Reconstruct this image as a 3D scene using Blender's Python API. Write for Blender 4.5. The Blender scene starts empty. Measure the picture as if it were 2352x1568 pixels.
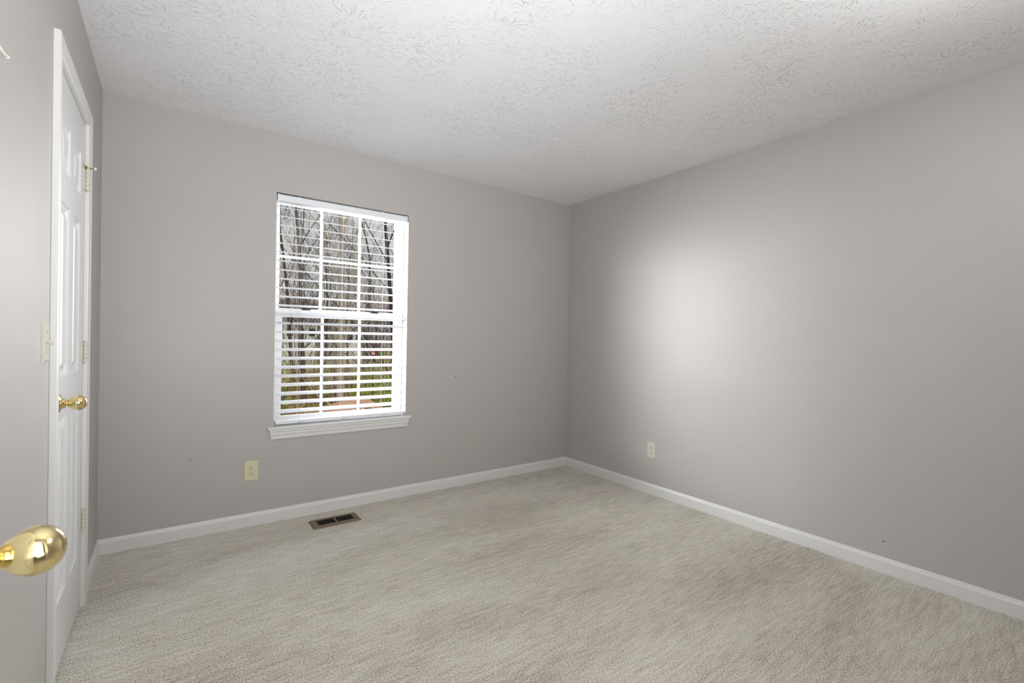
import bpy, bmesh, math, random
from mathutils import Vector, Matrix
PI = math.pi
C = bpy.context.scene.collection
scene = bpy.context.scene

# ------------------------------------------------------------------ camera
F_PX, YAW, PITCH, ROLL = 1080.37, 0.628104, -0.0068309, 0.0188288
D, L, R, CZ, H = 3.271, -0.301, 3.023, 1.1834, 2.44      # back wall y, left wall x, right wall x, eye height, ceiling
fw = Vector((math.sin(YAW)*math.cos(PITCH), math.cos(YAW)*math.cos(PITCH), math.sin(PITCH)))
rt0 = Vector((math.cos(YAW), -math.sin(YAW), 0)); up0 = rt0.cross(fw)
rt = math.cos(ROLL)*rt0 + math.sin(ROLL)*up0
up = -math.sin(ROLL)*rt0 + math.cos(ROLL)*up0
cd = bpy.data.cameras.new('camera'); cam = bpy.data.objects.new('camera', cd); C.objects.link(cam)
cam.matrix_world = Matrix(((rt.x, up.x, -fw.x, 0), (rt.y, up.y, -fw.y, 0), (rt.z, up.z, -fw.z, CZ), (0, 0, 0, 1)))
cd.sensor_width = 36; cd.lens = F_PX/2352*36; cd.clip_start = .02; cd.clip_end = 400
cd.dof.use_dof = True; cd.dof.focus_distance = 3.2; cd.dof.aperture_fstop = 6.3
scene.camera = cam

# ------------------------------------------------------------------ world, lights, exposure
w = bpy.data.worlds.new('world'); scene.world = w; w.use_nodes = True
nt = w.node_tree; nt.nodes.clear()
wo = nt.nodes.new('ShaderNodeOutputWorld'); bg = nt.nodes.new('ShaderNodeBackground')
tc = nt.nodes.new('ShaderNodeTexCoord'); nz = nt.nodes.new('ShaderNodeTexNoise'); rp = nt.nodes.new('ShaderNodeValToRGB')
nz.inputs['Scale'].default_value = 3; nz.inputs['Detail'].default_value = 4
rp.color_ramp.elements[0].position = .3; rp.color_ramp.elements[0].color = (.60, .60, .61, 1)
rp.color_ramp.elements[1].position = .7; rp.color_ramp.elements[1].color = (.72, .70, .68, 1)
nt.links.new(tc.outputs['Generated'], nz.inputs['Vector']); nt.links.new(nz.outputs['Fac'], rp.inputs['Fac'])
nt.links.new(rp.outputs['Color'], bg.inputs['Color']); nt.links.new(bg.outputs[0], wo.inputs[0]); bg.inputs[1].default_value = 1.0

def sun(name, dirv, e, ang, col=(1, 1, 1)):
    l = bpy.data.lights.new(name, 'SUN'); l.energy = e; l.angle = math.radians(ang); l.color = col
    o = bpy.data.objects.new(name, l); C.objects.link(o)
    o.rotation_euler = Vector(dirv).to_track_quat('-Z', 'Y').to_euler(); return o
sun('sun', (.25, 1, -.55), 1.6, 4, (1, .96, .88))
def area(name, loc, target, sx, sy, power, col=(1, 1, 1), spread=180):
    l = bpy.data.lights.new(name, 'AREA'); l.shape = 'RECTANGLE'; l.size = sx; l.size_y = sy; l.energy = power; l.color = col
    l.spread = math.radians(spread)
    o = bpy.data.objects.new(name, l); C.objects.link(o); o.location = loc
    o.rotation_euler = (Vector(target)-Vector(loc)).to_track_quat('-Z', 'Y').to_euler(); return o
LPOW = dict(west=148, east=21, hall=19, flash=18.5, ceil=17.5)
# daylight falling through the window from both sides of the sky outside
area('daylight_west', (-.88, 4.38, 1.66), (1.0, 3.3, 1.44), 2.3, 1.3, LPOW['west'], spread=68)
area('daylight_east', (2.26, 4.82, 1.66), (.95, 3.3, 1.42), 1.6, 1.3, LPOW['east'], spread=60)
# added hallway fill panel, a flash bounced off the ceiling, an added ceiling fill
area('hallway_fill', (.3, -.45, 1.55), (1.0, 3.2, 1.45), .78, 1.5, LPOW['hall'], (.99, .995, 1))
area('bounced_flash', (.32, -.24, .95), (.80, 1.75, 2.44), .55, .45, LPOW['flash'], (.98, .99, 1), spread=110)
pl = bpy.data.lights.new('ceiling_fill_light', 'POINT'); pl.energy = LPOW['ceil']; pl.shadow_soft_size = .09  # added fill light, out of view
po = bpy.data.objects.new('ceiling_fill_light', pl); C.objects.link(po); po.location = (1.75, .16, 2.24)
scene.view_settings.view_transform = 'Standard'; scene.view_settings.look = 'None'
scene.view_settings.exposure = 0; scene.view_settings.gamma = 1; scene.view_settings.use_curve_mapping = False
scene.cycles.max_bounces = 10; scene.cycles.diffuse_bounces = 6; scene.cycles.transparent_max_bounces = 16
scene.cycles.caustics_reflective = False; scene.cycles.caustics_refractive = False

# ------------------------------------------------------------------ materials
def srgb(r, g, b):
    f = lambda c: (c/255/12.92 if c/255 <= .04045 else ((c/255+.055)/1.055)**2.4)
    return (f(r), f(g), f(b), 1)
def mat(name, col, rough=.6, metal=0, spec=.5, noise=None, bump=None, var=.06):
    """principled material; noise=(scale) varies the colour a little, bump=(scale, strength, distance)"""
    m = bpy.data.materials.new(name); m.use_nodes = True; t = m.node_tree
    b = t.nodes['Principled BSDF']; b.inputs['Base Color'].default_value = col
    b.inputs['Roughness'].default_value = rough; b.inputs['Metallic'].default_value = metal
    b.inputs['Specular IOR Level'].default_value = spec
    co = t.nodes.new('ShaderNodeTexCoord')
    n = t.nodes.new('ShaderNodeTexNoise'); n.inputs['Scale'].default_value = noise or 20; n.inputs['Detail'].default_value = 4
    t.links.new(co.outputs['Object'], n.inputs['Vector'])
    mx = t.nodes.new('ShaderNodeMix'); mx.data_type = 'RGBA'
    mx.inputs[6].default_value = tuple(c*(1-var) for c in col[:3])+(1,)
    mx.inputs[7].default_value = tuple(min(1, c*(1+var)) for c in col[:3])+(1,)
    t.links.new(n.outputs['Fac'], mx.inputs[0]); t.links.new(mx.outputs[2], b.inputs['Base Color'])
    if bump:
        n2 = t.nodes.new('ShaderNodeTexNoise'); n2.inputs['Scale'].default_value = bump[0]; n2.inputs['Detail'].default_value = 5
        bp = t.nodes.new('ShaderNodeBump'); bp.inputs['Strength'].default_value = bump[1]; bp.inputs['Distance'].default_value = bump[2]
        t.links.new(co.outputs['Object'], n2.inputs['Vector']); t.links.new(n2.outputs['Fac'], bp.inputs['Height'])
        t.links.new(bp.outputs[0], b.inputs['Normal'])
    return m
WHITE = mat('white_trim_paint', srgb(224, 224, 223), .38, noise=9, bump=(60, .12, .002), var=.015)
DOORW = mat('white_door_paint', srgb(226, 227, 228), .35, noise=6, bump=(90, .08, .001), var=.01)
CREAM = mat('cream_painted_edge', srgb(214, 208, 194), .45, noise=14, var=.03)
VINYL = mat('white_vinyl', srgb(240, 241, 243), .35, noise=10, var=.01)
SLAT = mat('white_slat', srgb(238, 240, 244), .4, noise=12, var=.01)
CORD = mat('white_cord', srgb(205, 205, 205), .8, noise=60, var=.05)
BLACK = mat('dark_plastic', srgb(22, 20, 20), .5, noise=40, var=.2)
BRASS = mat('polished_brass', (.84, .70, .36, 1), .10, metal=1, noise=5, var=.03)
IVORY = mat('ivory_plastic', srgb(214, 211, 180), .35, noise=8, var=.01)
PLAST = mat('white_plastic', srgb(208, 206, 196), .35, noise=8, var=.01)
SWITCH = mat('almond_plastic', srgb(205, 199, 186), .35, noise=8, var=.01)
SLOT = mat('dark_slot', srgb(40, 32, 22), .8, noise=30, var=.1)
SCREW = mat('steel_screw', srgb(190, 186, 176), .3, metal=.8, noise=90, var=.05)
BROWN = mat('brown_metal', srgb(118, 102, 84), .45, metal=.25, noise=30, var=.06)
DARKB = mat('dark_brown_metal', srgb(52, 42, 34), .5, metal=.2, noise=30, var=.1)
PIT = mat('dark_duct', srgb(20, 17, 15), .9, noise=20, var=.1)
RUBBER = mat('white_rubber', srgb(225, 222, 210), .6, noise=50, var=.03)

def wall_mat(name, col, marks=()):
    m = mat(name, col, .42, spec=.35, noise=1.3, bump=(140, .10, .0015), var=.02)
    t = m.node_tree; b = t.nodes['Principled BSDF']; src = b.inputs['Base Color'].links[0].from_socket
    co = [n for n in t.nodes if n.type == 'TEX_COORD'][0].outputs['Object']
    for (p, ang, rx, rz, c, axis) in marks:       # small scuffs and nail holes of the paint
        sub = t.nodes.new('ShaderNodeVectorMath'); sub.operation = 'SUBTRACT'; sub.inputs[1].default_value = p
        t.links.new(co, sub.inputs[0])
        mp = t.nodes.new('ShaderNodeMapping'); mp.vector_type = 'TEXTURE'
        mp.inputs['Rotation'].default_value = (ang, 0, 0) if axis == 'x' else (0, ang, 0)
        mp.inputs['Scale'].default_value = (1, rx, rz) if axis == 'x' else (rx, 1, rz)
        t.links.new(sub.outputs[0], mp.inputs[0])
        ln = t.nodes.new('ShaderNodeVectorMath'); ln.operation = 'LENGTH'; t.links.new(mp.outputs[0], ln.inputs[0])
        lt = t.nodes.new('ShaderNodeMath'); lt.operation = 'LESS_THAN'; lt.inputs[1].default_value = 1
        t.links.new(ln.outputs['Value'], lt.inputs[0])
        mx = t.nodes.new('ShaderNodeMix'); mx.data_type = 'RGBA'; mx.inputs[7].default_value = c
        t.links.new(lt.outputs[0], mx.inputs[0]); t.links.new(src, mx.inputs[6]); src = mx.outputs[2]
    t.links.new(src, b.inputs['Base Color'])
    return m
GREIGE = srgb(186, 182, 179)
dk, lt_ = srgb(110, 104, 98), srgb(222, 218, 212)

def ceiling_mat():
    m = bpy.data.materials.new('stomped_white_ceiling'); m.use_nodes = True; t = m.node_tree
    b = t.nodes['Principled BSDF']; b.inputs['Base Color'].default_value = srgb(236, 237, 239); b.inputs['Roughness'].default_value = .8
    b.inputs['Specular IOR Level'].default_value = .25
    co = t.nodes.new('ShaderNodeTexCoord').outputs['Object']
    def N(ty, **k):
        n = t.nodes.new(ty)
        for a, v in k.items(): setattr(n, a, v)
        return n
    wn = N('ShaderNodeTexNoise'); wn.inputs['Scale'].default_value = 14; t.links.new(co, wn.inputs['Vector'])
    ws = N('ShaderNodeVectorMath', operation='SCALE'); ws.inputs['Scale'].default_value = .035; t.links.new(wn.outputs['Color'], ws.inputs[0])
    wa = N('ShaderNodeVectorMath', operation='ADD'); t.links.new(co, wa.inputs[0]); t.links.new(ws.outputs[0], wa.inputs[1])
    layers = []
    for off, sc in ((0, 7.4), (3.7, 6.0)):
        a = N('ShaderNodeVectorMath', operation='ADD'); a.inputs[1].default_value = (off, off*1.3, 0); t.links.new(wa.outputs[0], a.inputs[0])
        s = N('ShaderNodeVectorMath', operation='SCALE'); s.inputs['Scale'].default_value = sc; t.links.new(a.outputs[0], s.inputs[0])
        v = N('ShaderNodeTexVoronoi', voronoi_dimensions='2D'); v.inputs['Scale'].default_value = 1; v.inputs['Randomness'].default_value = .85
        t.links.new(s.outputs[0], v.inputs['Vector'])
        d = N('ShaderNodeVectorMath', operation='SUBTRACT'); t.links.new(s.outputs[0], d.inputs[0]); t.links.new(v.outputs['Position'], d.inputs[1])
        fl = N('ShaderNodeVectorMath', operation='MULTIPLY'); fl.inputs[1].default_value = (1, 1, 0); t.links.new(d.outputs[0], fl.inputs[0])
        nm = N('ShaderNodeVectorMath', operation='NORMALIZE'); t.links.new(fl.outputs[0], nm.inputs[0])
        r = N('ShaderNodeVectorMath', operation='LENGTH'); t.links.new(fl.outputs[0], r.inputs[0])
        sA = N('ShaderNodeVectorMath', operation='SCALE'); sA.inputs['Scale'].default_value = 9.5; t.links.new(nm.outputs[0], sA.inputs[0])
        rz = N('ShaderNodeMath', operation='MULTIPLY'); rz.inputs[1].default_value = 3.5; t.links.new(r.outputs['Value'], rz.inputs[0])
        sx = N('ShaderNodeSeparateColor'); t.links.new(v.outputs['Color'], sx.inputs[0])
        rc = N('ShaderNodeMath', operation='MULTIPLY_ADD'); rc.inputs[1].default_value = 40; t.links.new(sx.outputs[0], rc.inputs[0]); t.links.new(rz.outputs[0], rc.inputs[2])
        cx = N('ShaderNodeCombineXYZ'); t.links.new(rc.outputs[0], cx.inputs[2])
        ad = N('ShaderNodeVectorMath', operation='ADD'); t.links.new(sA.outputs[0], ad.inputs[0]); t.links.new(cx.outputs[0], ad.inputs[1])
        n = N('ShaderNodeTexNoise'); n.inputs['Scale'].default_value = 1.0; n.inputs['Detail'].default_value = 1.5; t.links.new(ad.outputs[0], n.inputs['Vector'])
        mr = N('ShaderNodeMapRange', interpolation_type='SMOOTHSTEP'); mr.inputs[1].default_value = .61; mr.inputs[2].default_value = .69
        t.links.new(n.outputs['Fac'], mr.inputs[0])
        cm = N('ShaderNodeMapRange', interpolation_type='SMOOTHSTEP'); cm.inputs[1].default_value = .05; cm.inputs[2].default_value = .3
        t.links.new(r.outputs['Value'], cm.inputs[0])
        ml = N('ShaderNodeMath', operation='MULTIPLY'); t.links.new(mr.outputs[0], ml.inputs[0]); t.links.new(cm.outputs[0], ml.inputs[1])
        layers.append(ml)
    mxx = N('ShaderNodeMath', operation='MAXIMUM'); t.links.new(layers[0].outputs[0], mxx.inputs[0]); t.links.new(layers[1].outputs[0], mxx.inputs[1])
    pn = N('ShaderNodeTexNoise'); pn.inputs['Scale'].default_value = 3.2; pn.inputs['Detail'].default_value = 2; t.links.new(co, pn.inputs['Vector'])
    pm = N('ShaderNodeMapRange'); pm.inputs[1].default_value = .38; pm.inputs[2].default_value = .6; pm.inputs[3].default_value = .25; t.links.new(pn.outputs['Fac'], pm.inputs[0])
    mm = N('ShaderNodeMath', operation='MULTIPLY'); t.links.new(mxx.outputs[0], mm.inputs[0]); t.links.new(pm.outputs[0], mm.inputs[1])
    fn = N('ShaderNodeTexNoise'); fn.inputs['Scale'].default_value = 90; t.links.new(co, fn.inputs['Vector'])
    ma = N('ShaderNodeMath', operation='MULTIPLY_ADD'); ma.inputs[1].default_value = .12; t.links.new(fn.outputs['Fac'], ma.inputs[0]); t.links.new(mm.outputs[0], ma.inputs[2])
    bp = N('ShaderNodeBump'); bp.inputs['Strength'].default_value = 1; bp.inputs['Distance'].default_value = .0022
    t.links.new(ma.outputs[0], bp.inputs['Height']); t.links.new(bp.outputs[0], b.inputs['Normal'])
    return m

def carpet_mat():
    m = bpy.data.materials.new('beige_cut_pile_carpet'); m.use_nodes = True; t = m.node_tree
    b = t.nodes['Principled BSDF']; b.inputs['Roughness'].default_value = .95; b.inputs['Specular IOR Level'].default_value = .1
    b.inputs['Sheen Weight'].default_value = .25; b.inputs['Sheen Roughness'].default_value = .5
    co = t.nodes.new('ShaderNodeTexCoord').outputs['Object']
    def noise(scale, det, sx=1, sy=1, dist=0):
        mp = t.nodes.new('ShaderNodeMapping'); mp.inputs['Scale'].default_value = (sx, sy, 1)
        n = t.nodes.new('ShaderNodeTexNoise'); n.inputs['Scale'].default_value = scale; n.inputs['Detail'].default_value = det
        n.inputs['Distortion'].default_value = dist
        t.links.new(co, mp.inputs[0]); t.links.new(mp.outputs[0], n.inputs['Vector']); return n.outputs['Fac']
    def math_(op, a, b_, c=None):
        n = t.nodes.new('ShaderNodeMath'); n.operation = op
        for i, v in enumerate((a, b_, c)):
            if v is None: continue
            if isinstance(v, (int, float)): n.inputs[i].default_value = v
            else: t.links.new(v, n.inputs[i])
        return n.outputs[0]
    tuft = noise(210, 3); rows = noise(1, 2.0, 9, 62, .5); fine = noise(120, 3, .8, 1.4); track = noise(1, 3, .9, 3.0, .4)
    def rng(v, a, b_):
        n = t.nodes.new('ShaderNodeMapRange'); n.inputs[1].default_value = a; n.inputs[2].default_value = b_; t.links.new(v, n.inputs[0]); return n.outputs[0]
    cfac = math_('ADD', math_('MULTIPLY', rng(tuft, .3, .7), .52), math_('MULTIPLY', rng(rows, .3, .7), .15))
    cfac = math_('ADD', cfac, math_('MULTIPLY', rng(fine, .3, .7), .18))
    cfac = math_('ADD', cfac, math_('MULTIPLY', rng(track, .3, .7), .16))
    cr = t.nodes.new('ShaderNodeValToRGB'); t.links.new(cfac, cr.inputs[0])
    e = cr.color_ramp.elements; e[0].position = .22; e[0].color = srgb(136, 128, 114); e[1].position = .78; e[1].color = srgb(250, 247, 238)
    k = cr.color_ramp.elements.new(.5); k.color = srgb(213, 206, 191)
    t.links.new(cr.outputs[0], b.inputs['Base Color'])
    hgt = math_('ADD', math_('MULTIPLY', tuft, .6), math_('ADD', math_('MULTIPLY', rows, .9), math_('MULTIPLY', fine, .7)))
    bp = t.nodes.new('ShaderNodeBump'); bp.inputs['Strength'].default_value = 1; bp.inputs['Distance'].default_value = .007
    t.links.new(hgt, bp.inputs['Height']); t.links.new(bp.outputs[0], b.inputs['Normal'])
    return m

def glass_mat():
    m = bpy.data.materials.new('window_glass'); m.use_nodes = True; t = m.node_tree; t.nodes.clear()
    o = t.nodes.new('ShaderNodeOutputMaterial'); tr = t.nodes.new('ShaderNodeBsdfTransparent'); tr.inputs[0].default_value = (.97, .98, .98, 1)
    g = t.nodes.new('ShaderNodeBsdfGlossy'); g.inputs['Roughness'].default_value = .12
    mx = t.nodes.new('ShaderNodeMixShader'); mx.inputs[0].default_value = .004
    t.links.new(tr.outputs[0], mx.inputs[1]); t.links.new(g.outputs[0], mx.inputs[2]); t.links.new(mx.outputs[0], o.inputs[0])
    return m
GLASS = glass_mat()

# ------------------------------------------------------------------ mesh helpers
def obj(name, bm, m, parent=None, bevel=0, smooth=False, seg=2):
    bmesh.ops.recalc_face_normals(bm, faces=bm.faces)
    me = bpy.data.meshes.new(name); bm.to_mesh(me); bm.free()
    for mm in (m if isinstance(m, (list, tuple)) else [m]): me.materials.append(mm)
    if smooth:
        for p in me.polygons: p.use_smooth = True
    o = bpy.data.objects.new(name, me); C.objects.link(o)
    if parent: o.parent = parent
    if bevel:
        b = o.modifiers.new('bevel', 'BEVEL'); b.width = bevel; b.segments = seg; b.limit_method = 'ANGLE'; b.angle_limit = .6
    return o
def B(): return bmesh.new()
def box(bm, x0, x1, y0, y1, z0, z1, mi=0):
    v = [bm.verts.new((x, y, z)) for z in (z0, z1) for y in (y0, y1) for x in (x0, x1)]
    for q in ((0, 1, 3, 2), (4, 5, 7, 6), (0, 1, 5, 4), (2, 3, 7, 6), (0, 2, 6, 4), (1, 3, 7, 5)):
        f = bm.faces.new([v[i] for i in q]); f.material_index = mi
    return bm
def prism(bm, pts, a, axis='x', b=None):
    """extrude a 2D outline from a to b along axis; pts are the other two coordinates in order"""
    def P(u, v, t): return {'x': (t, u, v), 'y': (u, t, v), 'z': (u, v, t)}[axis]
    v0 = [bm.verts.new(P(u, v, a)) for u, v in pts]; v1 = [bm.verts.new(P(u, v, b)) for u, v in pts]; n = len(pts)
    bm.faces.new(v0); bm.faces.new(v1)
    for i in range(n): bm.faces.new((v0[i], v0[(i+1) % n], v1[(i+1) % n], v1[i]))
    return bm
def lathe(bm, prof, n=32, axis='x', o=(0, 0, 0), cap=True):
    """profile = (distance along axis, radius)"""
    rings = []
    for t, r in prof:
        ring = []
        for i in range(n):
            a = 2*PI*i/n; c, s = r*math.cos(a), r*math.sin(a)
            p = {'x': (t, c, s), 'y': (c, t, s), 'z': (c, s, t)}[axis]
            ring.append(bm.verts.new((o[0]+p[0], o[1]+p[1], o[2]+p[2])))
        rings.append(ring)
    for r0, r1 in zip(rings, rings[1:]):
        for i in range(n): bm.faces.new((r0[i], r0[(i+1) % n], r1[(i+1) % n], r1[i]))
    if cap:
        bm.faces.new(rings[0]); bm.faces.new(rings[-1])
    return bm
def tube(bm, pts, rad, n=6, cap=True):
    pts = [Vector(p) for p in pts]; rings = []
    rads = rad if isinstance(rad, (list, tuple)) else [rad]*len(pts)
    ref = None
    for i, p in enumerate(pts):
        d = (pts[min(i+1, len(pts)-1)]-pts[max(i-1, 0)]).normalized()
        if ref is None: ref = Vector((1, 0, 0)) if abs(d.x) < .8 else Vector((0, 1, 0))
        a = d.cross(ref).normalized(); b = d.cross(a).normalized(); ref = -d.cross(a).cross(d) if False else ref
        rings.append([bm.verts.new(p+(a*math.cos(2*PI*k/n)+b*math.sin(2*PI*k/n))*rads[i]) for k in range(n)])
    for r0, r1 in zip(rings, rings[1:]):
        for k in range(n): bm.faces.new((r0[k], r0[(k+1) % n], r1[(k+1) % n], r1[k]))
    if cap:
        bm.faces.new(rings[0]); bm.faces.new(rings[-1])
    return bm
def empty(name, loc=(0, 0, 0), rotz=0):
    o = bpy.data.objects.new(name, None); C.objects.link(o); o.location = loc; o.rotation_euler = (0, 0, rotz); o.empty_display_size = .1
    return o
def tag(o, label, cat, group=None, kind=None):
    o['label'] = label; o['category'] = cat
    if group: o['group'] = group
    if kind: o['kind'] = kind
    return o
def struct(o, label, cat):
    o['kind'] = 'structure'; o['label'] = label; o['category'] = cat; return o

# ------------------------------------------------------------------ room shell
T = .15                                   # wall thickness
FY = -.05                                 # front wall (behind the camera), inner face
WX0, WX1, WZ0, WZ1 = .530, 1.413, .598, 2.074   # window opening
bw_marks = [((1.83, D, .87), 0, .004, .006, dk, 'y'), ((1.97, D, .77), 0, .005, .003, lt_, 'y'), ((1.75, D, .60), 0, .003, .003, dk, 'y'),
            ((.10, D, .45), .3, .003, .006, dk, 'y'), ((2.05, D, 1.0), 0, .002, .003, dk, 'y')]
rw_marks = [((R, 1.53, .72), .05, .022, .0012, lt_, 'x'), ((R, .83, .16), .3, .006, .004, dk, 'x'), ((R, .84, .58), 0, .007, .0015, lt_, 'x'),
            ((R, 2.0, .245), 0, .004, .003, lt_, 'x'), ((R, 1.76, 1.31), 0, .002, .003, lt_, 'x'), ((R, 1.6, .5), .4, .004, .0015, dk, 'x')]
WALLB = wall_mat('greige_wall_paint_back', GREIGE, bw_marks)
WALLR = wall_mat('greige_wall_paint_right', GREIGE, rw_marks)
WALL = wall_mat('greige_wall_paint', GREIGE)

bm = B(); box(bm, L-T, R+T, FY-1.6, D+T, -.12, 0)
struct(obj('floor', bm, carpet_mat()), 'beige cut pile carpet floor', 'floor')
bm = B(); box(bm, L-T, R+T, FY-1.6, D+.2, H, H+.12)
struct(obj('ceiling', bm, ceiling_mat()), 'white ceiling with crow foot stomped texture', 'ceiling')
def holed_wall(bm, u0, u1, z0, z1, hu0, hu1, hz0, hz1, v0, v1, axis):
    def bx(a0, a1, b0, b1):
        if a1-a0 < 1e-4 or b1-b0 < 1e-4: return
        if axis == 'x': box(bm, a0, a1, v0, v1, b0, b1)
        else: box(bm, v0, v1, a0, a1, b0, b1)
    bx(u0, hu0, z0, z1); bx(hu1, u1, z0, z1); bx(hu0, hu1, z0, hz0); bx(hu0, hu1, hz1, z1)
bm = B(); holed_wall(bm, L-T, R+T, 0, H, WX0, WX1, WZ0, WZ1, D, D+.2, 'x')
struct(obj('wall_back', bm, WALLB), 'greige back wall around the window', 'wall')
bm = B(); box(bm, R, R+T, FY-T, D, 0, H)
struct(obj('wall_right', bm, WALLR), 'greige right wall with one outlet', 'wall')
# left wall with the closet opening
CY0, CY1, CZT = 2.075, 2.692, 2.055
bm = B(); holed_wall(bm, FY-1.6, D, 0, H, CY0, CY1, 0, CZT, L-T, L, 'y')
struct(obj('wall_left', bm, WALL), 'greige left wall around the closet door', 'wall')
# front wall with doorway (behind the camera) and the hallway beyond it
EX0, EX1, EZT = -.118, .705, 2.06
bm = B(); holed_wall(bm, L, R, 0, H, EX0, EX1, 0, EZT, FY-.12, FY, 'x')
struct(obj('wall_front', bm, WALL), 'greige wall with the doorway behind the camera', 'wall')
bm = B(); box(bm, L, R+T, FY-1.6, FY-1.5, 0, H); box(bm, R, R+T, FY-1.5, FY-T, 0, H)
struct(obj('wall_hallway', bm, WALL), 'greige far wall of the hallway behind the camera', 'wall')
bm = B(); box(bm, L-T-.5, L-T-.45, CY0-.3, CY1+.3, 0, H); box(bm, L-T-.45, L-T, CY0-.3, CY0-.25, 0, H); box(bm, L-T-.45, L-T, CY1+.25, CY1+.3, 0, H)
struct(obj('wall_closet', bm, WALL), 'greige inside wall of the closet', 'wall')

def base_profile(s):      # (distance from wall, height)
    return [(0, 0), (.012, 0), (.012, .060), (.010, .063), (.0085, .066), (.004, .080), (0, .080)]
def baseboard(name, label, wall, a, b):
    bm = B(); pr = base_profile(0)
    if wall == 'back': prism(bm, [(D-d, z) for d, z in pr], a, 'x', b)
    if wall == 'right': prism(bm, [(R-d, z) for d, z in pr], a, 'y', b)
    if wall == 'left': prism(bm, [(L+d, z) for d, z in pr], a, 'y', b)
    if wall == 'front': prism(bm, [(FY+d, z) for d, z in pr], a, 'x', b)
    struct(obj(name, bm, WHITE), label, 'baseboard')
baseboard('baseboard_back', 'white baseboard along the window wall', 'back', L, R)
baseboard('baseboard_right', 'white baseboard along the right wall', 'right', FY, D-.0121)
baseboard('baseboard_left', 'short white baseboard between closet door and corner', 'left', 2.750, D-.0121)
baseboard('baseboard_near', 'white baseboard on the left wall before the closet', 'left', FY, 2.018)
baseboard('baseboard_front', 'white baseboard beside the doorway behind the camera', 'front', EX1+.06, R-.0121)

# casing around closet door
CAS = [(0, 0), (0, .011), (.006, .014), (.030, .0165), (.036, .0185), (.050, .0185), (.057, .016), (.057, 0)]   # (from opening edge outwards, out of wall)
def casing_y(bm, y0, y1, zt, x, s=1):
    """mitred three-sided casing round an opening in a wall of constant x"""
    a = []
    for w_, t in CAS: a.append([(x+s*t, y0-w_, 0), (x+s*t, y0-w_, zt+w_), (x+s*t, y1+w_, zt+w_), (x+s*t, y1+w_, 0)])
    vs = [[bm.verts.new(p) for p in r] for r in a]; n = len(vs)
    for i in range(n):
        for k in range(3): bm.faces.new((vs[i][k], vs[i][k+1], vs[(i+1) % n][k+1], vs[(i+1) % n][k]))
    bm.faces.new([r[0] for r in vs]); bm.faces.new([r[3] for r in vs])
bm = B(); casing_y(bm, CY0-.001, CY1+.002, CZT+.001, L, 1)
struct(obj('trim_1', bm, WHITE), 'white moulded casing around the closet door', 'door casing')
bm = B()
box(bm, L-.11, L-.0005, CY0, CY0+.004, 0, CZT); box(bm, L-.11, L-.0005, CY1-.009, CY1, 0, CZT); box(bm, L-.11, L-.0005, CY0+.004, CY1-.009, CZT-.006, CZT)
box(bm, L-.06, L-.04, CY0+.004, CY0+.012, 0, CZT-.006); box(bm, L-.06, L-.04, CY1-.020, CY1-.009, 0, CZT-.006)
struct(obj('trim_2', bm, CREAM), 'cream painted jamb of the closet door', 'door jamb')

# ------------------------------------------------------------------ six panel doors
def panel_leaf(w, h, th, cols, rows):
    """local frame: u along +y from the latch edge, front face at x=0 looking to +x"""
    bm = B(); us = sorted({0, w} | {c for p in cols for c in p}); zs = sorted({0, h} | {c for p in rows for c in p})
    for side, x0 in ((1, 0), (-1, -th)):
        for i in range(len(us)-1):
            for j in range(len(zs)-1):
                u0, u1, z0, z1 = us[i], us[i+1], zs[j], zs[j+1]
                if (u0, u1) in cols and (z0, z1) in rows:
                    loops = []
                    for ins, dep in ((0, 0), (.004, .0055), (.012, .0075), (.016, .0095), (.024, .0095), (.044, .002), (.046, .0015)):
                        xx = x0-side*dep
                        loops.append([bm.verts.new(p) for p in ((xx, u0+ins, z0+ins), (xx, u1-ins, z0+ins), (xx, u1-ins, z1-ins), (xx, u0+ins, z1-ins))])
                    for a, b in zip(loops, loops[1:]):
                        for k in range(4): bm.faces.new((a[k], a[(k+1) % 4], b[(k+1) % 4], b[k]))
                    bm.faces.new(loops[-1])
                else:
                    bm.faces.new([bm.verts.new(p) for p in ((x0, u0, z0), (x0, u1, z0), (x0, u1, z1), (x0, u0, z1))])
    c = [(0, 0), (-th, 0), (-th, w), (0, w)]
    for i in (0, 2):
        (xa, ua), (xb, ub) = c[i], c[(i+1) % 4]
        bm.faces.new([bm.verts.new(p) for p in ((xa, ua, 0), (xb, ub, 0), (xb, ub, h), (xa, ua, h))])
    for z in (0, h): bm.faces.new([bm.verts.new((x, u, z)) for x, u in c])
    bmesh.ops.remove_doubles(bm, verts=bm.verts, dist=1e-5)
    return bm
def knob(parent, u, z, side=1, x=0):
    s = side
    ros = [(0, .0325), (.0035, .0325), (.006, .031), (.008, .027), (.010, .020), (.014, .0165), (.019, .0155), (.021, .013)]
    o1 = obj('knob_rosette', lathe(B(), [(x+s*t, r) for t, r in ros], 40, 'x', (0, u, z)), BRASS, parent, smooth=True)
    kb = [(.019, .0100), (.022, .0092), (.0255, .0100), (.0275, .0122), (.0285, .0135)]
    for k in range(1, 25): u_ = k/24; kb.append((.0285+.0235*u_, .0135+.0118*math.sin(PI/2*u_)))
    for k in range(1, 33): a = PI/2*k/32; kb.append((.0520+.0240*math.sin(a), max(.0003, .0253*math.cos(a)**.92) if k < 32 else .0003))
    o2 = obj('door_knob', lathe(B(), [(x+s*t, r) for t, r in kb], 72, 'x', (0, u, z)), BRASS, parent, smooth=True)
    o1['label'] = 'brass rosette plate'; o2['label'] = 'polished brass egg shaped knob'
    return o2
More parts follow.
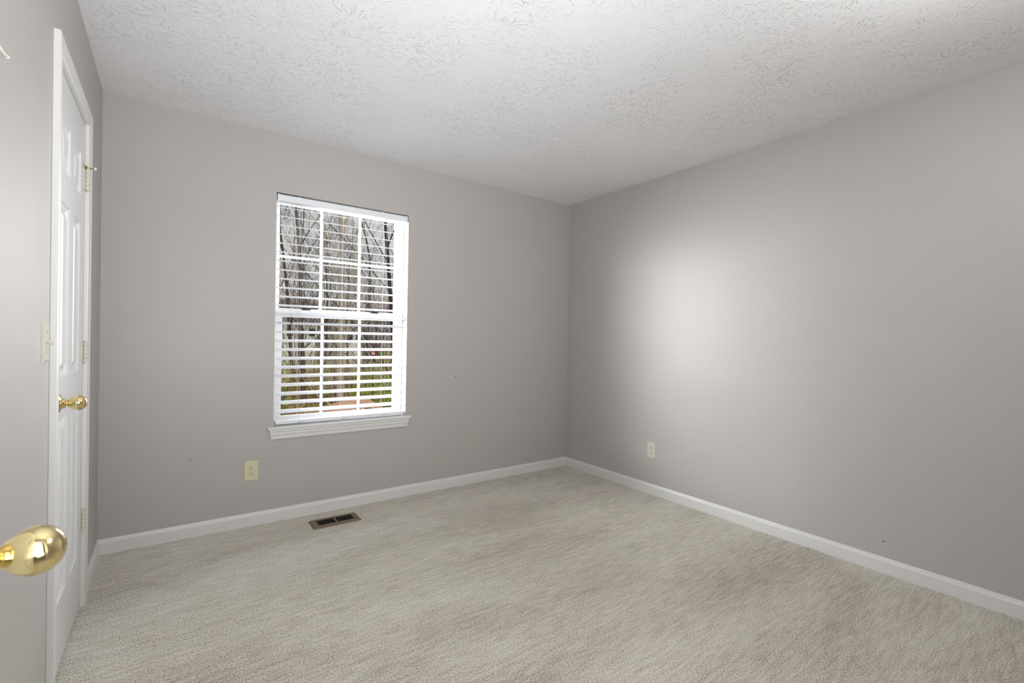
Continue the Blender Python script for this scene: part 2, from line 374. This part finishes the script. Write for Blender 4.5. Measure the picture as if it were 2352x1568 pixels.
def hinge(parent, u, z, x=.010, h=.089, col=None):
    bm = B(); seg = h/5
    for k in range(5): lathe(bm, [(-h/2+k*seg+.0006, .0085), (-h/2+(k+1)*seg-.0006, .0085)], 16, 'z', (x, u, z))
    lathe(bm, [(-h/2-.003, .004), (h/2+.003, .004)], 12, 'z', (x, u, z))
    box(bm, .0002, .0032, u-.016, u-.002, z-h/2, z+h/2)
    box(bm, .0002, .0032, u+.002, u+.0065, z-h/2, z+h/2)
    box(bm, .003, x, u-.0035, u+.0035, z-h/2+.018, z-h/2+.034); box(bm, .003, x, u-.0035, u+.0035, z+h/2-.034, z+h/2-.018)
    o = obj('hinge', bm, CREAM, parent); o['label'] = 'hinge painted over in cream'; return o
ROWS = [(.235, .872), (1.008, 1.610), (1.722, 1.892)]
# closet door: latch edge near the camera, hinges at the far side
DW = CY1-CY0-.0185
d1 = struct(empty('door_1', (L-.001, CY0+.0065, .012)), 'white six panel closet door with brass knob', 'door')
d1['kind'] = 'structure'
obj('door_leaf', panel_leaf(DW, 2.034, .035, [(.101, .262), (.346, .507)], ROWS), DOORW, d1)
knob(d1, .066, .926)
for z in (1.808, 1.080, .361): hinge(d1, DW+.004, z)
bm = B()       # hinge pin door stop
tube(bm, [(.010, DW+.004, 1.860), (.030, DW+.012, 1.862)], .003, 8); lathe(bm, [(1.854, .0085), (1.861, .0085)], 16, 'z', (.010, DW+.004, 0))
tube(bm, [(.010, DW+.004, 1.860), (.004, DW-.040, 1.862)], .0032, 8)
st = obj('door_stop', bm, BRASS, d1); st['label'] = 'brass hinge pin door stop'
obj('rubber_tip', lathe(B(), [(.029, .004), (.031, .0065), (.037, .0065), (.0385, .004)], 16, 'x', (0, DW+.013, 1.862)), RUBBER, st)

# entry door, swung open into the room against the left wall: only its knob reaches into the picture
EW, eps = .80, math.radians(5)
d2 = struct(empty('door_2', (-.100, -.045, .024), eps), 'white six panel entry door opened beside the camera', 'door')
bm = panel_leaf(EW, 2.034, .035, [(.115, .345), (.455, .685)], ROWS)
obj('door_leaf', bm, DOORW, d2)
knob(d2, EW-.062, .926)
knob(d2, EW-.062, .926, -1, -.035)
bm = B()
for w0 in (0,):
    vs = []
    for w_, t in CAS: vs.append([bm.verts.new(p) for p in ((EX0-w_, FY+t, 0), (EX0-w_, FY+t, EZT+w_), (EX1+w_, FY+t, EZT+w_), (EX1+w_, FY+t, 0))])
    n = len(vs)
    for i in range(n):
        for k in range(3): bm.faces.new((vs[i][k], vs[i][k+1], vs[(i+1) % n][k+1], vs[(i+1) % n][k]))
    bm.faces.new([r[0] for r in vs]); bm.faces.new([r[3] for r in vs])
struct(obj('trim_3', bm, WHITE), 'white casing of the doorway behind the camera', 'door casing')

# ------------------------------------------------------------------ window
def frame_rect(bm, x0, x1, z0, z1, y0, y1, l, r, b, t):
    box(bm, x0, x0+l, y0, y1, z0, z1); box(bm, x1-r, x1, y0, y1, z0, z1)
    box(bm, x0+l, x1-r, y0, y1, z0, z0+b); box(bm, x0+l, x1-r, y0, y1, z1-t, z1)
wn = struct(empty('window_1', (0, 0, 0)), 'white single hung window with grilles looking onto bare trees', 'window')
UY, LY = D+.152, D+.112            # glass planes
FYW = D+.085
bm = B(); frame_rect(bm, WX0+.0005, WX1-.0005, WZ0+.0005, WZ1-.0005, FYW, D+.195, .022, .022, .022, .020)
obj('window_frame', bm, VINYL, wn, bevel=.0015)
bm = B(); frame_rect(bm, WX0+.0225, WX1-.0225, 1.300, WZ1-.021, UY-.014, UY+.014, .022, .022, .055, .014)
us = obj('upper_sash', bm, VINYL, wn, bevel=.002)
bm = B(); frame_rect(bm, WX0+.0225, WX1-.0225, WZ0+.0225, 1.345, LY-.015, LY+.015, .036, .036, .026, .050)
box(bm, WX0+.024, WX1-.024, LY-.022, LY-.0155, 1.325, 1.337)
ls = obj('lower_sash', bm, VINYL, wn, bevel=.002)
ux0, ux1, uz0, uz1 = WX0+.0445, WX1-.0445, 1.355, WZ1-.035
lx0, lx1, lz0, lz1 = WX0+.0585, WX1-.0585, WZ0+.0485, 1.295
for nm, (x0, x1, z0, z1, y, par) in {'u': (ux0, ux1, uz0, uz1, UY, us), 'l': (lx0, lx1, lz0, lz1, LY, ls)}.items():
    bm = B(); box(bm, x0-.004, x1+.004, y+.005, y+.0055, z0-.004, z1+.004); obj('pane', bm, GLASS, par)
    g = B(); w3 = (x1-x0)/3; m = .0085; zc = (z0+z1)/2 - (.006 if nm == 'l' else 0)
    for k in (1, 2): box(g, x0+k*w3-m, x0+k*w3+m, y-.004, y+.004, z0, z1)
    for k in range(3): box(g, x0+k*w3+(m if k else 0), x0+(k+1)*w3-(m if k < 2 else 0), y-.0035, y+.0035, zc-m, zc+m)
    obj('muntin_grid', g, VINYL, par)
for x in (.735, 1.205):
    bm = B(); box(bm, x-.028, x+.028, LY-.012, LY+.014, 1.3455, 1.353); lathe(bm, [(1.353, .011), (1.361, .010)], 16, 'z', (x, LY, 0))
    tube(bm, [(x-.004, LY-.004, 1.359), (x-.038, LY-.012, 1.362)], [.005, .003], 8)
    o = obj('sash_lock', bm, BLACK, ls, bevel=.001); o['label'] = 'dark sash lock on the meeting rail'
# drywall return already given by the wall; stool and apron
bm = B()
prism(bm, [(D+.085, WZ0-.012), (D+.085, WZ0+.0001), (D-.020, WZ0+.0001), (D-.027, WZ0-.003), (D-.029, WZ0-.009), (D-.026, WZ0-.016), (D-.0005, WZ0-.016), (D-.0005, WZ0-.012)], WX0+.0005, 'x', WX1-.0005)
for a, b_ in ((WX0-.033, WX0+.0005), (WX1-.0005, WX1+.033)):
    prism(bm, [(D-.0005, WZ0+.0001), (D-.020, WZ0+.0001), (D-.027, WZ0-.003), (D-.029, WZ0-.009), (D-.026, WZ0-.016), (D-.0005, WZ0-.016)], a, 'x', b_)
struct(obj('trim_4', bm, WHITE), 'white window stool under the blind', 'window sill')
bm = B(); a0, a1 = WX0-.024, WX1+.024; zt, zb = WZ0-.0165, WZ0-.078
prof = [(0, zt), (.021, zt), (.021, zt-.012), (.017, zt-.017), (.016, zt-.034), (.011, zt-.040), (.010, zb), (0, zb)]
vs = []
for d_, z in prof:
    sl = (zt-z)*.20
    vs.append([bm.verts.new((a0+sl, D-.0003-d_, z)), bm.verts.new((a1-sl, D-.0003-d_, z))])
n = len(vs)
for i in range(n): bm.faces.new((vs[i][0], vs[i][1], vs[(i+1) % n][1], vs[(i+1) % n][0]))
bm.faces.new([v[0] for v in vs]); bm.faces.new([v[1] for v in vs])
struct(obj('trim_5', bm, WHITE), 'white moulded apron below the window stool', 'window trim')

# ------------------------------------------------------------------ venetian blind
BY = D+.036; BX0, BX1 = WX0+.008, WX1-.008
bl = empty('window_blind', (0, BY, WZ0)); tag(bl, 'white venetian blind with open slats hanging inside the window', 'blind')
def bl_obj(name, bm, m, par=bl, **k):
    for v in bm.verts:
        if par is bl: v.co -= Vector((0, BY, WZ0))
        else: v.co -= Vector((0, BY, WZ0))
    return obj(name, bm, m, par, **k)
bm = B(); y0 = D+.004; y1 = D+.060; z0, z1 = 2.026, 2.064
prism(bm, [(y0, z0), (y1, z0), (y1, z1), (y1-.002, z1), (y1-.002, z0+.002), (y0+.002, z0+.002), (y0+.002, z1), (y0, z1)], BX0, 'x', BX1)
box(bm, BX0-.002, BX0+.012, y0-.001, y1+.001, z0-.001, z1+.002); box(bm, BX1-.012, BX1+.002, y0-.001, y1+.001, z0-.001, z1+.002)
for x in (.665, 1.22): box(bm, x-.006, x+.006, y0-.0012, y0+.010, z1-.004, z1+.003)
for x in (.680, .960, 1.250): box(bm, x-.008, x+.008, y0+.012, y0+.030, z0-.004, z0+.001)
bl_obj('headrail', bm, SLAT, bevel=.0012)
# slats: room edge low, outer edge high
TILT = math.radians(13.5); SW = .0625; ZS = [1.9905-.0567*k for k in range(24)]
def slat_bm():
    bm = B(); n = 6; top, bot = [], []
    for i in range(n+1):
        u = -SW/2+SW*i/n; c = .0028*(1-(2*u/SW)**2)
        for arr, t in ((top, .0014), (bot, -.0014)):
            yy = u*math.cos(TILT)-(c+t)*math.sin(TILT); zz = u*math.sin(TILT)+(c+t)*math.cos(TILT); arr.append((yy, zz))
    prism(bm, top+bot[::-1], BX0+.006, 'x', BX1-.006); return bm
s0 = obj('slat', slat_bm(), SLAT, bl)
for k, z in enumerate(ZS):
    if k: s = s0.copy(); C.objects.link(s); s.parent = bl
    else: s = s0
    s.location = (0, 0, z-WZ0)
bm = B(); zr = WZ0+.012
prism(bm, [(BY-.031, zr+.000), (BY+.027, zr), (BY+.030, zr+.004), (BY+.030, zr+.016), (BY+.026, zr+.019), (BY-.028, zr+.019), (BY-.031, zr+.015)], BX0+.005, 'x', BX1-.005)
for x in (.680, .960, 1.250): lathe(bm, [(BY-.0325, .0035), (BY-.0305, .005)], 12, 'y', (x, 0, zr+.008))
br = bl_obj('bottom_rail', bm, SLAT, bevel=.001)
for x in (.680, .960, 1.250):
    b2 = B(); tube(b2, [(x+.004, BY-.030, zr+.016), (x+.012, BY-.036, zr+.017), (x+.022, BY-.038, zr+.013), (x+.024, BY-.036, zr+.005), (x+.014, BY-.034, zr+.001), (x+.002, BY-.033, zr+.004)], .0011, 6)
    o = bl_obj('cord_loop', b2, CORD, br); b2 = B(); box(b2, x-.007, x+.004, BY-.0335, BY-.0312, zr+.001, zr+.005); bl_obj('cord_plug', b2, SCREW, br)
yf, yb = BY-SW/2*math.cos(TILT)-.0015, BY+SW/2*math.cos(TILT)+.0015
for x in (.680, .960, 1.250):
    bm = B()
    for y in (yf, yb): tube(bm, [(x, y, 2.027), (x, y, zr+.010)], .0009, 5)
    for z in ZS: tube(bm, [(x, yf, z-SW/2*math.sin(TILT)-.0022), (x, yb, z+SW/2*math.sin(TILT)-.0022)], .0006, 4)
    bl_obj('ladder_cord', bm, CORD)
yc = D-.0005
for x, zt in ((.619, 1.245), (.6265, 1.290), (.650, 1.31), (.657, 1.30)):
    bm = B(); tube(bm, [(x, yc+.004, 2.027), (x, yc, 1.9), (x+.001, yc, zt)], .0008, 5)
    cdn = bl_obj('pull_cord', bm, CORD)
    if zt < 1.30:
        bm = B(); lathe(bm, [(zt+.004, .002), (zt-.004, .0045), (zt-.020, .0065), (zt-.032, .0072), (zt-.036, .0055)], 14, 'z', (x+.001, yc, 0))
        o = bl_obj('tassel', bm, BLACK, cdn, smooth=True); o['label'] = 'small cord tassel coloured dark as a backlit silhouette'  # white tassel; its silhouette against the sky is put into the colour

# unseen fixture added to carry the ceiling fill light, near the doorway
cl = empty('ceiling_fill_fixture', (1.75, .16, H)); tag(cl, 'added unseen brass lampholder for the fill light near the doorway', 'fill light fixture')
obj('canopy', lathe(B(), [(0, .07), (-.012, .068), (-.025, .05), (-.03, .028), (-.06, .024), (-.062, .015)], 32, 'z'), BRASS, cl, smooth=True)

# ------------------------------------------------------------------ outlets, switch, register, hook
def outlet(name, loc, rotz, m, label):
    """local: plate in the xz plane, facing -y"""
    t = empty(name, loc, rotz); tag(t, label, 'outlet', 'duplex wall outlets')
    bm = B(); w_, h = .039, .0605
    v = [bm.verts.new(p) for p in ((-w_, 0, -h), (w_, 0, -h), (w_, 0, h), (-w_, 0, h), (-w_, -.003, -h), (w_, -.003, -h), (w_, -.003, h), (-w_, -.003, h),
                                   (-w_+.005, -.006, -h+.005), (w_-.005, -.006, -h+.005), (w_-.005, -.006, h-.005), (-w_+.005, -.006, h-.005))]
    bm.faces.new(v[:4])
    for a in (0, 4):
        for k in range(4): bm.faces.new((v[a+k], v[a+(k+1) % 4], v[a+4+(k+1) % 4], v[a+4+k]))
    bm.faces.new(v[8:]); obj('cover_plate', bm, m, t)
    for s in (1, -1):
        bm = B(); zc = s*.0195; pts = []
        for k in range(28):
            a = 2*PI*k/28; x, z = .0172*math.cos(a), .0172*math.sin(a); z = max(-.0135, min(.0135, z)); pts.append((x, zc+z))
        prism(bm, pts, -.0062, 'y', -.0080); f = obj('receptacle', bm, m, t, bevel=.0006)
        bm = B(); box(bm, -.0078, -.0054, -.0084, -.0078, zc-.001, zc+.008); box(bm, .0054, .0074, -.0084, -.0078, zc, zc+.007)
        lathe(bm, [(-.0084, .0026), (-.0078, .0026)], 12, 'y', (0, 0, zc-.0075)); obj('socket_slot', bm, SLOT, f)
    obj('screw', lathe(B(), [(-.0072, .0022), (-.0060, .0028)], 12, 'y'), SCREW, t)
    return t
outlet('wall_outlet', (.4115, D, .339), 0, IVORY, 'ivory duplex outlet on the window wall left below the window')
outlet('wall_outlet', (R, 2.297, .338), -PI/2, PLAST, 'off-white duplex outlet on the right wall near the corner')

t = empty('light_switch', (L, 1.927, 1.147)); tag(t, 'almond toggle light switch on the left wall before the closet door', 'light switch')
bm = B(); w_, h, d_ = .036, .0600, .0070
v = [bm.verts.new(p) for p in ((0, -w_, -h), (0, w_, -h), (0, w_, h), (0, -w_, h), (.004, -w_, -h), (.004, w_, -h), (.004, w_, h), (.004, -w_, h),
                               (d_, -w_+.006, -h+.006), (d_, w_-.006, -h+.006), (d_, w_-.006, h-.006), (d_, -w_+.006, h-.006))]
bm.faces.new(v[:4])
for a in (0, 4):
    for k in range(4): bm.faces.new((v[a+k], v[a+(k+1) % 4], v[a+4+(k+1) % 4], v[a+4+k]))
bm.faces.new(v[8:]); obj('cover_plate', bm, SWITCH, t)
bm = B(); tube(bm, [(.0065, 0, .002), (.012, 0, .0), (.0205, 0, -.006)], [.0058, .0048, .0038], 8); obj('toggle', bm, PLAST, t)
for z in (.0300, -.0300): obj('screw', lathe(B(), [(.0070, .0030), (.0084, .0024)], 12, 'x', (0, 0, z)), SCREW, t)

rg = empty('floor_register', (.8615, 3.062, 0), math.radians(-.3)); tag(rg, 'brown metal floor register set in the carpet under the window', 'floor vent')
bm = B(); a, b_ = .146, .070; i0, i1 = .108, .042
def ring(bm, a0, b0, z0, a1, b1, z1):
    p = [bm.verts.new(q) for q in ((-a0, -b0, z0), (a0, -b0, z0), (a0, b0, z0), (-a0, b0, z0))]; q = [bm.verts.new(q) for q in ((-a1, -b1, z1), (a1, -b1, z1), (a1, b1, z1), (-a1, b1, z1))]
    for k in range(4): bm.faces.new((p[k], p[(k+1) % 4], q[(k+1) % 4], q[k]))
ring(bm, a, b_, .002, a-.008, b_-.008, .010); ring(bm, a-.008, b_-.008, .010, i0, i1, .010); ring(bm, i0, i1, .010, i0, i1, .002)
box(bm, -.005, .005, -i1, i1, .004, .0105)
obj('register_frame', bm, BROWN, rg)
bm = B(); box(bm, -i0, i0, -i1, i1, .0012, .002); obj('duct_opening', bm, PIT, rg)
bm = B(); nf = 11
for half in (-1, 1):
    for k in range(nf):
        x = half*(.010+(k+.5)*(i0-.012)/nf); box(bm, x-.0011, x+.0011, -i1, i1, .0022, .0085)
o = obj('louvers', bm, DARKB, rg); o['label'] = 'dark slotted louvers'

hk = empty('wall_hook', (L, 1.392, 1.757)); tag(hk, 'small white hook high on the left wall at the picture edge', 'hook')
bm = B(); lathe(bm, [(0, .010), (.003, .010), (.004, .007)], 20, 'x', (0, 0, .012)); obj('hook_plate', bm, RUBBER, hk)
bm = B(); tube(bm, [(.003, 0, .010), (.010, .004, .004), (.014, .016, -.002), (.016, .030, -.004), (.017, .038, -.003)], [.003, .0028, .0025, .0024, .0024], 8)
bmesh.ops.create_uvsphere(bm, u_segments=10, v_segments=8, radius=.004, matrix=Matrix.Translation((.017, .040, -.003))); obj('hook_arm', bm, RUBBER, hk, smooth=True)

# ------------------------------------------------------------------ outside the window
GZ = -2.9
def ray(px, py, y):                       # point outside seen at a picture point, at depth y of the yard
    d = fw+rt*((px-1176)/F_PX)-up*((py-784)/F_PX); s = y/d.y; return Vector((d.x*s, y, CZ+d.z*s))
BARKP = mat('pale_tan_bark', srgb(172, 158, 144), .9, noise=3, bump=(12, .6, .02), var=.25)
BARKG = mat('grey_brown_bark', srgb(88, 76, 72), .9, noise=3, bump=(12, .6, .02), var=.3)
BARKD = mat('dark_brown_bark', srgb(46, 40, 42), .9, noise=3, bump=(12, .6, .02), var=.3)
BARKW = mat('silvery_bark', srgb(206, 200, 192), .9, noise=3, bump=(12, .5, .02), var=.2)
def leaf_mat(name, a, b_):
    m = mat(name, a, .7, noise=2.2, var=0); t = m.node_tree
    mx = [n for n in t.nodes if n.type == 'MIX'][0]; mx.inputs[6].default_value = a; mx.inputs[7].default_value = b_
    nn = [n for n in t.nodes if n.type == 'TEX_NOISE'][0]; nn.inputs['Scale'].default_value = 6
    mr = t.nodes.new('ShaderNodeMapRange'); mr.inputs[1].default_value = .35; mr.inputs[2].default_value = .65
    t.links.new(nn.outputs['Fac'], mr.inputs[0]); t.links.new(mr.outputs[0], mx.inputs[0]); return m
LEAFO = leaf_mat('olive_leaves', srgb(120, 104, 52), srgb(188, 180, 60))
LEAFG = leaf_mat('bright_green_leaves', srgb(104, 120, 44), srgb(200, 212, 66))
LEAFT = leaf_mat('tan_undergrowth', srgb(128, 104, 78), srgb(186, 164, 124))
LEAFP = leaf_mat('purple_brown_twigs', srgb(118, 100, 104), srgb(164, 146, 142))
GRASS = mat('yard_grass', srgb(120, 118, 66), .95, noise=.8, bump=(5, .5, .05), var=.25)

bm = B(); box(bm, -60, 110, D+.6, 160, GZ-.3, GZ)
o = obj('ground', bm, GRASS); o['kind'] = 'structure'; o['label'] = 'grassy yard beyond the window'; o['category'] = 'ground'

def tree(name, x, y, h, r, m, seed, label, lean=0, levels=6, spread=.60, fork=None, kids=(2, 3), z0=GZ, group=None, minr=.0028):
    rnd = random.Random(seed); bm = B()
    def grow(p, d, ln, r0, lv):
        n = 5 if lv == 0 else 4; pts = [p.copy()]; rads = [r0]; cur = p.copy(); dd = d.copy(); r1 = r0*(.52 if lv else .45)
        for i in range(n):
            j = .07 if lv == 0 else .22
            dd = (dd+Vector((rnd.uniform(-j, j), rnd.uniform(-j, j), rnd.uniform(-j, j)+.05))).normalized()
            cur = cur+dd*ln/n; pts.append(cur.copy()); rads.append(r0+(r1-r0)*(i+1)/n)
        tube(bm, pts, [max(minr, q) for q in rads], 7 if lv < 2 else (4 if lv < 3 else 3), cap=False)
        if lv >= levels-1: return
        k = rnd.randint(*kids)+(4 if lv == 0 else 0)
        for c in range(k):
            f = rnd.uniform(.28 if lv == 0 else .2, 1.0); idx = f*n; i = min(n-1, int(idx)); q = pts[i].lerp(pts[i+1], idx-i)
            ax = Vector((rnd.uniform(-1, 1), rnd.uniform(-1, 1), rnd.uniform(-.2, .7))).normalized()
            nd = (dd*(1-spread)+ax*spread+Vector((0, 0, .18))).normalized()
            grow(q, nd, ln*rnd.uniform(.42, .62)*(1-.3*f if lv == 0 else 1), max(minr, (r0+(r1-r0)*f)*(rnd.uniform(.22, .40) if lv == 0 else rnd.uniform(.38, .58))), lv+1)
        grow(pts[-1], dd, ln*.5, r1, lv+1)
    base = Vector((x, y, z0)); grow(Vector((0, 0, 0)), Vector((lean, 0, 1)).normalized(), h*.62, r, 0)
    o = obj(name, bm, m, smooth=True); o.location = base; tag(o, label, 'tree', group); return o
def at(px, y): p = ray(px, 800, y); return p.x
tree('bare_tree', at(782, 15), 15, 13.5, .125, BARKP, 4, 'bare tree with pale tan trunk in the middle of the window view', lean=.03)
tree('bare_tree', at(702, 17), 17, 13, .10, BARKG, 11, 'grey brown bare tree forking in the left third of the window', lean=-.02)
tree('bare_tree', at(680, 21), 21, 12, .10, BARKG, 23, 'thin leaning bare tree behind the left window panes', lean=-.08)
tree('bare_tree', at(660, 14), 14, 9, .06, BARKD, 31, 'small dark bare tree at the left edge of the window view', lean=-.05)
tree('bare_tree', at(905, 11), 11, 12, .075, BARKD, 47, 'dark bare tree close to the right edge of the window', lean=.04)
tree('bare_tree', at(872, 13), 13, 8, .055, BARKW, 52, 'silvery bare tree with low pale branches in the right panes', lean=.25, spread=.75)
tree('bare_tree', at(803, 24), 24, 10, .06, BARKD, 66, 'slender dark bare tree right of the pale trunk', lean=.02)
tree('bare_tree', at(745, 27), 27, 11, .08, BARKG, 71, 'distant bare tree left of the pale trunk', lean=.03)
tree('bare_tree', at(850, 20), 20, 12, .09, BARKG, 85, 'branchy grey bare tree behind the right window panes', lean=-.03)
rnd = random.Random(9)
far = None
for k in range(11):
    px = 625+k*30+rnd.uniform(-8, 8); y = rnd.uniform(34, 48)
    if k < 4:
        far = tree('distant_tree', at(px, y), y, rnd.uniform(10, 13), .11, (BARKG, BARKP)[k % 2], 100+k, 'thin bare tree in the distant woodland row', levels=4, spread=.5, kids=(2, 3),
                   group='distant woodland trees', minr=.012)
        if k == 0: fars = []
        fars.append(far)
    else:
        o = fars[k % 4].copy(); C.objects.link(o); o.location = (at(px, y), y, GZ); o.rotation_euler = (0, 0, rnd.uniform(0, 6.3)); s_ = rnd.uniform(.8, 1.1); o.scale = (s_, s_, s_)

def shrub(name, x, y, w_, h, m, seed, label, n=2600, ls=.034, z0=GZ, cat='shrub', group=None, stems=True):
    rnd = random.Random(seed); t = empty(name, (x, y, z0)); tag(t, label, cat, group)
    blobs = [(rnd.uniform(-.5, .5)*w_, rnd.uniform(-.35, .35)*w_, h*rnd.uniform(.15, .85), h*rnd.uniform(.16, .30)) for _ in range(16)]
    bm = B()
    for i in range(n):
        bx_, by_, bz_, br_ = rnd.choice(blobs)
        v = Vector((rnd.gauss(0, 1), rnd.gauss(0, 1), rnd.gauss(0, 1))).normalized()*br_*rnd.uniform(.5, 1.1)
        p = Vector((bx_, by_, max(.02, bz_+v.z)))+Vector((v.x*1.3, v.y*1.3, 0)); a = Vector((rnd.gauss(0, 1), rnd.gauss(0, 1), rnd.gauss(0, 1))).normalized()
        b = a.orthogonal().normalized(); s = ls*rnd.uniform(.5, 1.3)
        bm.faces.new([bm.verts.new(q) for q in (p-a*s, p-b*s*.45, p+a*s, p+b*s*.45)])
    obj('foliage', bm, m, t)
    if stems:
        bm = B()
        for i in range(24):
            bx_, by_, bz_, br_ = rnd.choice(blobs); e = Vector((bx_+rnd.uniform(-.3, .3), by_, min(h*1.1, bz_+br_+rnd.uniform(0, .5))))
            s = Vector((bx_*.5+rnd.uniform(-.1, .1), by_*.5, 0)); mid = s.lerp(e, .5)+Vector((rnd.uniform(-.15, .15), 0, .1))
            tube(bm, [s, mid, e], [.022, .015, .006], 4, cap=False)
        obj('stems', bm, BARKP, t)
    return t
shrub('evergreen_shrub', at(668, 19), 19, 2.3, 3.55, LEAFO, 1, 'olive yellow shrub at the lower left of the window view', n=9500)
shrub('evergreen_shrub', at(712, 20), 20, 2.2, 3.3, LEAFO, 2, 'olive shrub behind the left window grille bar', n=9500)
shrub('evergreen_shrub', at(762, 18.5), 18.5, 2.2, 3.1, LEAFT, 3, 'brownish shrub below the pale tree trunk', n=9500)
shrub('evergreen_shrub', at(812, 19.5), 19.5, 2.2, 3.3, LEAFO, 4, 'green brown shrub above the brown roof', n=9500)
shrub('evergreen_shrub', at(856, 18), 18, 1.9, 2.9, LEAFT, 5, 'tan shrub between the roof and the bright green shrub', n=8000)
shrub('evergreen_shrub', at(898, 16.5), 16.5, 1.7, 3.1, LEAFG, 6, 'bright green shrub at the lower right of the window view', n=8000)
shrub('evergreen_shrub', at(655, 15), 15, 1.6, 2.0, LEAFT, 7, 'low tan shrub in the bottom left corner of the window', n=8000)
shrub('evergreen_shrub', at(706, 15.5), 15.5, 1.6, 2.1, LEAFO, 8, 'low olive shrub left of the brown roof', n=8000)
shrub('evergreen_shrub', at(930, 21), 21, 2.2, 3.6, LEAFG, 10, 'green shrub behind the right window frame', n=8000)
bm_l = None
# thicket of twigs far back
rnd = random.Random(5); bm = B()
for i in range(15000):
    y = rnd.uniform(50, 62); px = rnd.uniform(600, 960); top = 4.2+1.2*math.sin(px*.03)+rnd.uniform(-1, .6)
    z = GZ+(top-GZ)*rnd.random()**.8; p = Vector((at(px, y), y, z)); d = Vector((rnd.gauss(0, .5), rnd.gauss(0, .3), 1)).normalized(); l = rnd.uniform(.4, 1.4); s = rnd.uniform(.02, .06)
    q = d.orthogonal().normalized()*s
    bm.faces.new([bm.verts.new(v) for v in (p-d*l*.5, p+q, p+d*l*.5, p-q)])
tag(obj('thicket', bm, LEAFP), 'brownish purple thicket of bare twigs along the horizon', 'thicket', kind='stuff')

# neighbour's low building with a hip roof, seen at the bottom of the window
ROOF = bpy.data.materials.new('brown_shingles'); ROOF.use_nodes = True; t = ROOF.node_tree; pb = t.nodes['Principled BSDF']; pb.inputs['Roughness'].default_value = .9
co = t.nodes.new('ShaderNodeTexCoord'); bk = t.nodes.new('ShaderNodeTexBrick'); bk.inputs['Scale'].default_value = 3.4; bk.inputs['Mortar Size'].default_value = .02
bk.inputs['Color1'].default_value = srgb(222, 178, 148); bk.inputs['Color2'].default_value = srgb(206, 156, 126); bk.inputs['Mortar'].default_value = srgb(160, 120, 98)
t.links.new(co.outputs['Object'], bk.inputs['Vector']); t.links.new(bk.outputs['Color'], pb.inputs['Base Color'])
SIDING = mat('pale_siding', srgb(222, 222, 216), .8, noise=4, var=.04)
sh = empty('garden_shed', (0, 0, GZ)); tag(sh, 'low neighbouring outbuilding with a brown shingled hip roof', 'shed')
c0 = ray(822, 917, 14.5); sx0, sx1, sy0, sy1 = c0.x-2.6, c0.x+1.45, 12.3, 16.7; ez = 1.15; rz = c0.z-GZ
bm = B(); box(bm, sx0+.25, sx1-.25, sy0+.25, sy1-.25, 0, ez); obj('shed_walls', bm, SIDING, sh)
bm = B(); rx0, rx1 = c0.x-.45, c0.x+.35
v = [bm.verts.new(p) for p in ((sx0, sy0, ez), (sx1, sy0, ez), (sx1, sy1, ez), (sx0, sy1, ez), (rx0, 14.5, rz), (rx1, 14.5, rz))]
for q in ((0, 1, 5, 4), (1, 2, 5), (2, 3, 4, 5), (3, 0, 4), (0, 1, 2, 3)): bm.faces.new([v[i] for i in q])
obj('shed_roof', bm, ROOF, sh)
bm = B(); box(bm, sx0-.03, sx1+.03, sy0-.05, sy0, ez-.12, ez+.03); box(bm, sx1, sx1+.05, sy0, sy1, ez-.12, ez+.03); obj('fascia', bm, SIDING, sh)
pv = ray(847, 941, 13.3); bm = B(); box(bm, pv.x-.09, pv.x+.09, 13.2, 13.4, pv.z-GZ-.15, pv.z-GZ+.045); o = obj('roof_vent', bm, BLACK, sh); o['label'] = 'small black roof vent'
# pale houses glimpsed between the trunks
for (pa, pb_, y, zt, ob, lab) in ((652, 728, 40, 2.55, .9, 'pale house glimpsed between trunks at the left of the window'), (775, 832, 44, 2.2, .9, 'pale house glimpsed between trunks right of the pale tree')):
    xa, xb = at(pa, y), at(pb_, y); e = empty('distant_house', (0, 0, GZ)); tag(e, lab, 'house')
    bm = B(); box(bm, xa, xb, y, y+5, 0, zt+.2-GZ-.6); obj('house_walls', bm, SIDING, e)
    bm = B(); za = zt+.2-GZ-.6; prism(bm, [(y-.3, za), (y+5.3, za), (y+2.5, za+1.1)], xa-.3, 'x', xb+.3); obj('house_roof', bm, mat('grey_shingles', srgb(140, 134, 136), .9, noise=3, var=.1), e)
    n_ = 3; gw = mat('dark_window_glass', srgb(60, 64, 72), .2, noise=3, var=.1)
    for k in range(n_):
        x = xa+(xb-xa)*(k+.5)/n_; bm = B(); box(bm, x-.22, x+.22, y-.03, y-.001, za-1.1, za-.5); obj('house_window', bm, gw, e)
# small red and white thing hanging among the branches
p = ray(857, 812, 15.5); ft = empty('bird_feeder', (p.x, p.y, GZ)); tag(ft, 'small red and white round feeder among the branches', 'feeder')
RED = mat('red_plastic', srgb(214, 30, 66), .4, noise=10, var=.05); dz = p.z-GZ
bm = B(); lathe(bm, [(dz-.05, .03), (dz-.045, .085), (dz-.02, .09), (dz-.015, .04)], 20, 'z'); lathe(bm, [(dz+.05, .09), (dz+.075, .06), (dz+.10, .01)], 20, 'z'); obj('feeder_lid_and_tray', bm, RED, ft)
bm = B(); lathe(bm, [(dz-.015, .055), (dz+.05, .055)], 20, 'z'); obj('feeder_body', bm, VINYL, ft)
bm = B(); lathe(bm, [(0, .02), (dz-.05, .016)], 10, 'z'); obj('pole', bm, BARKD, ft)
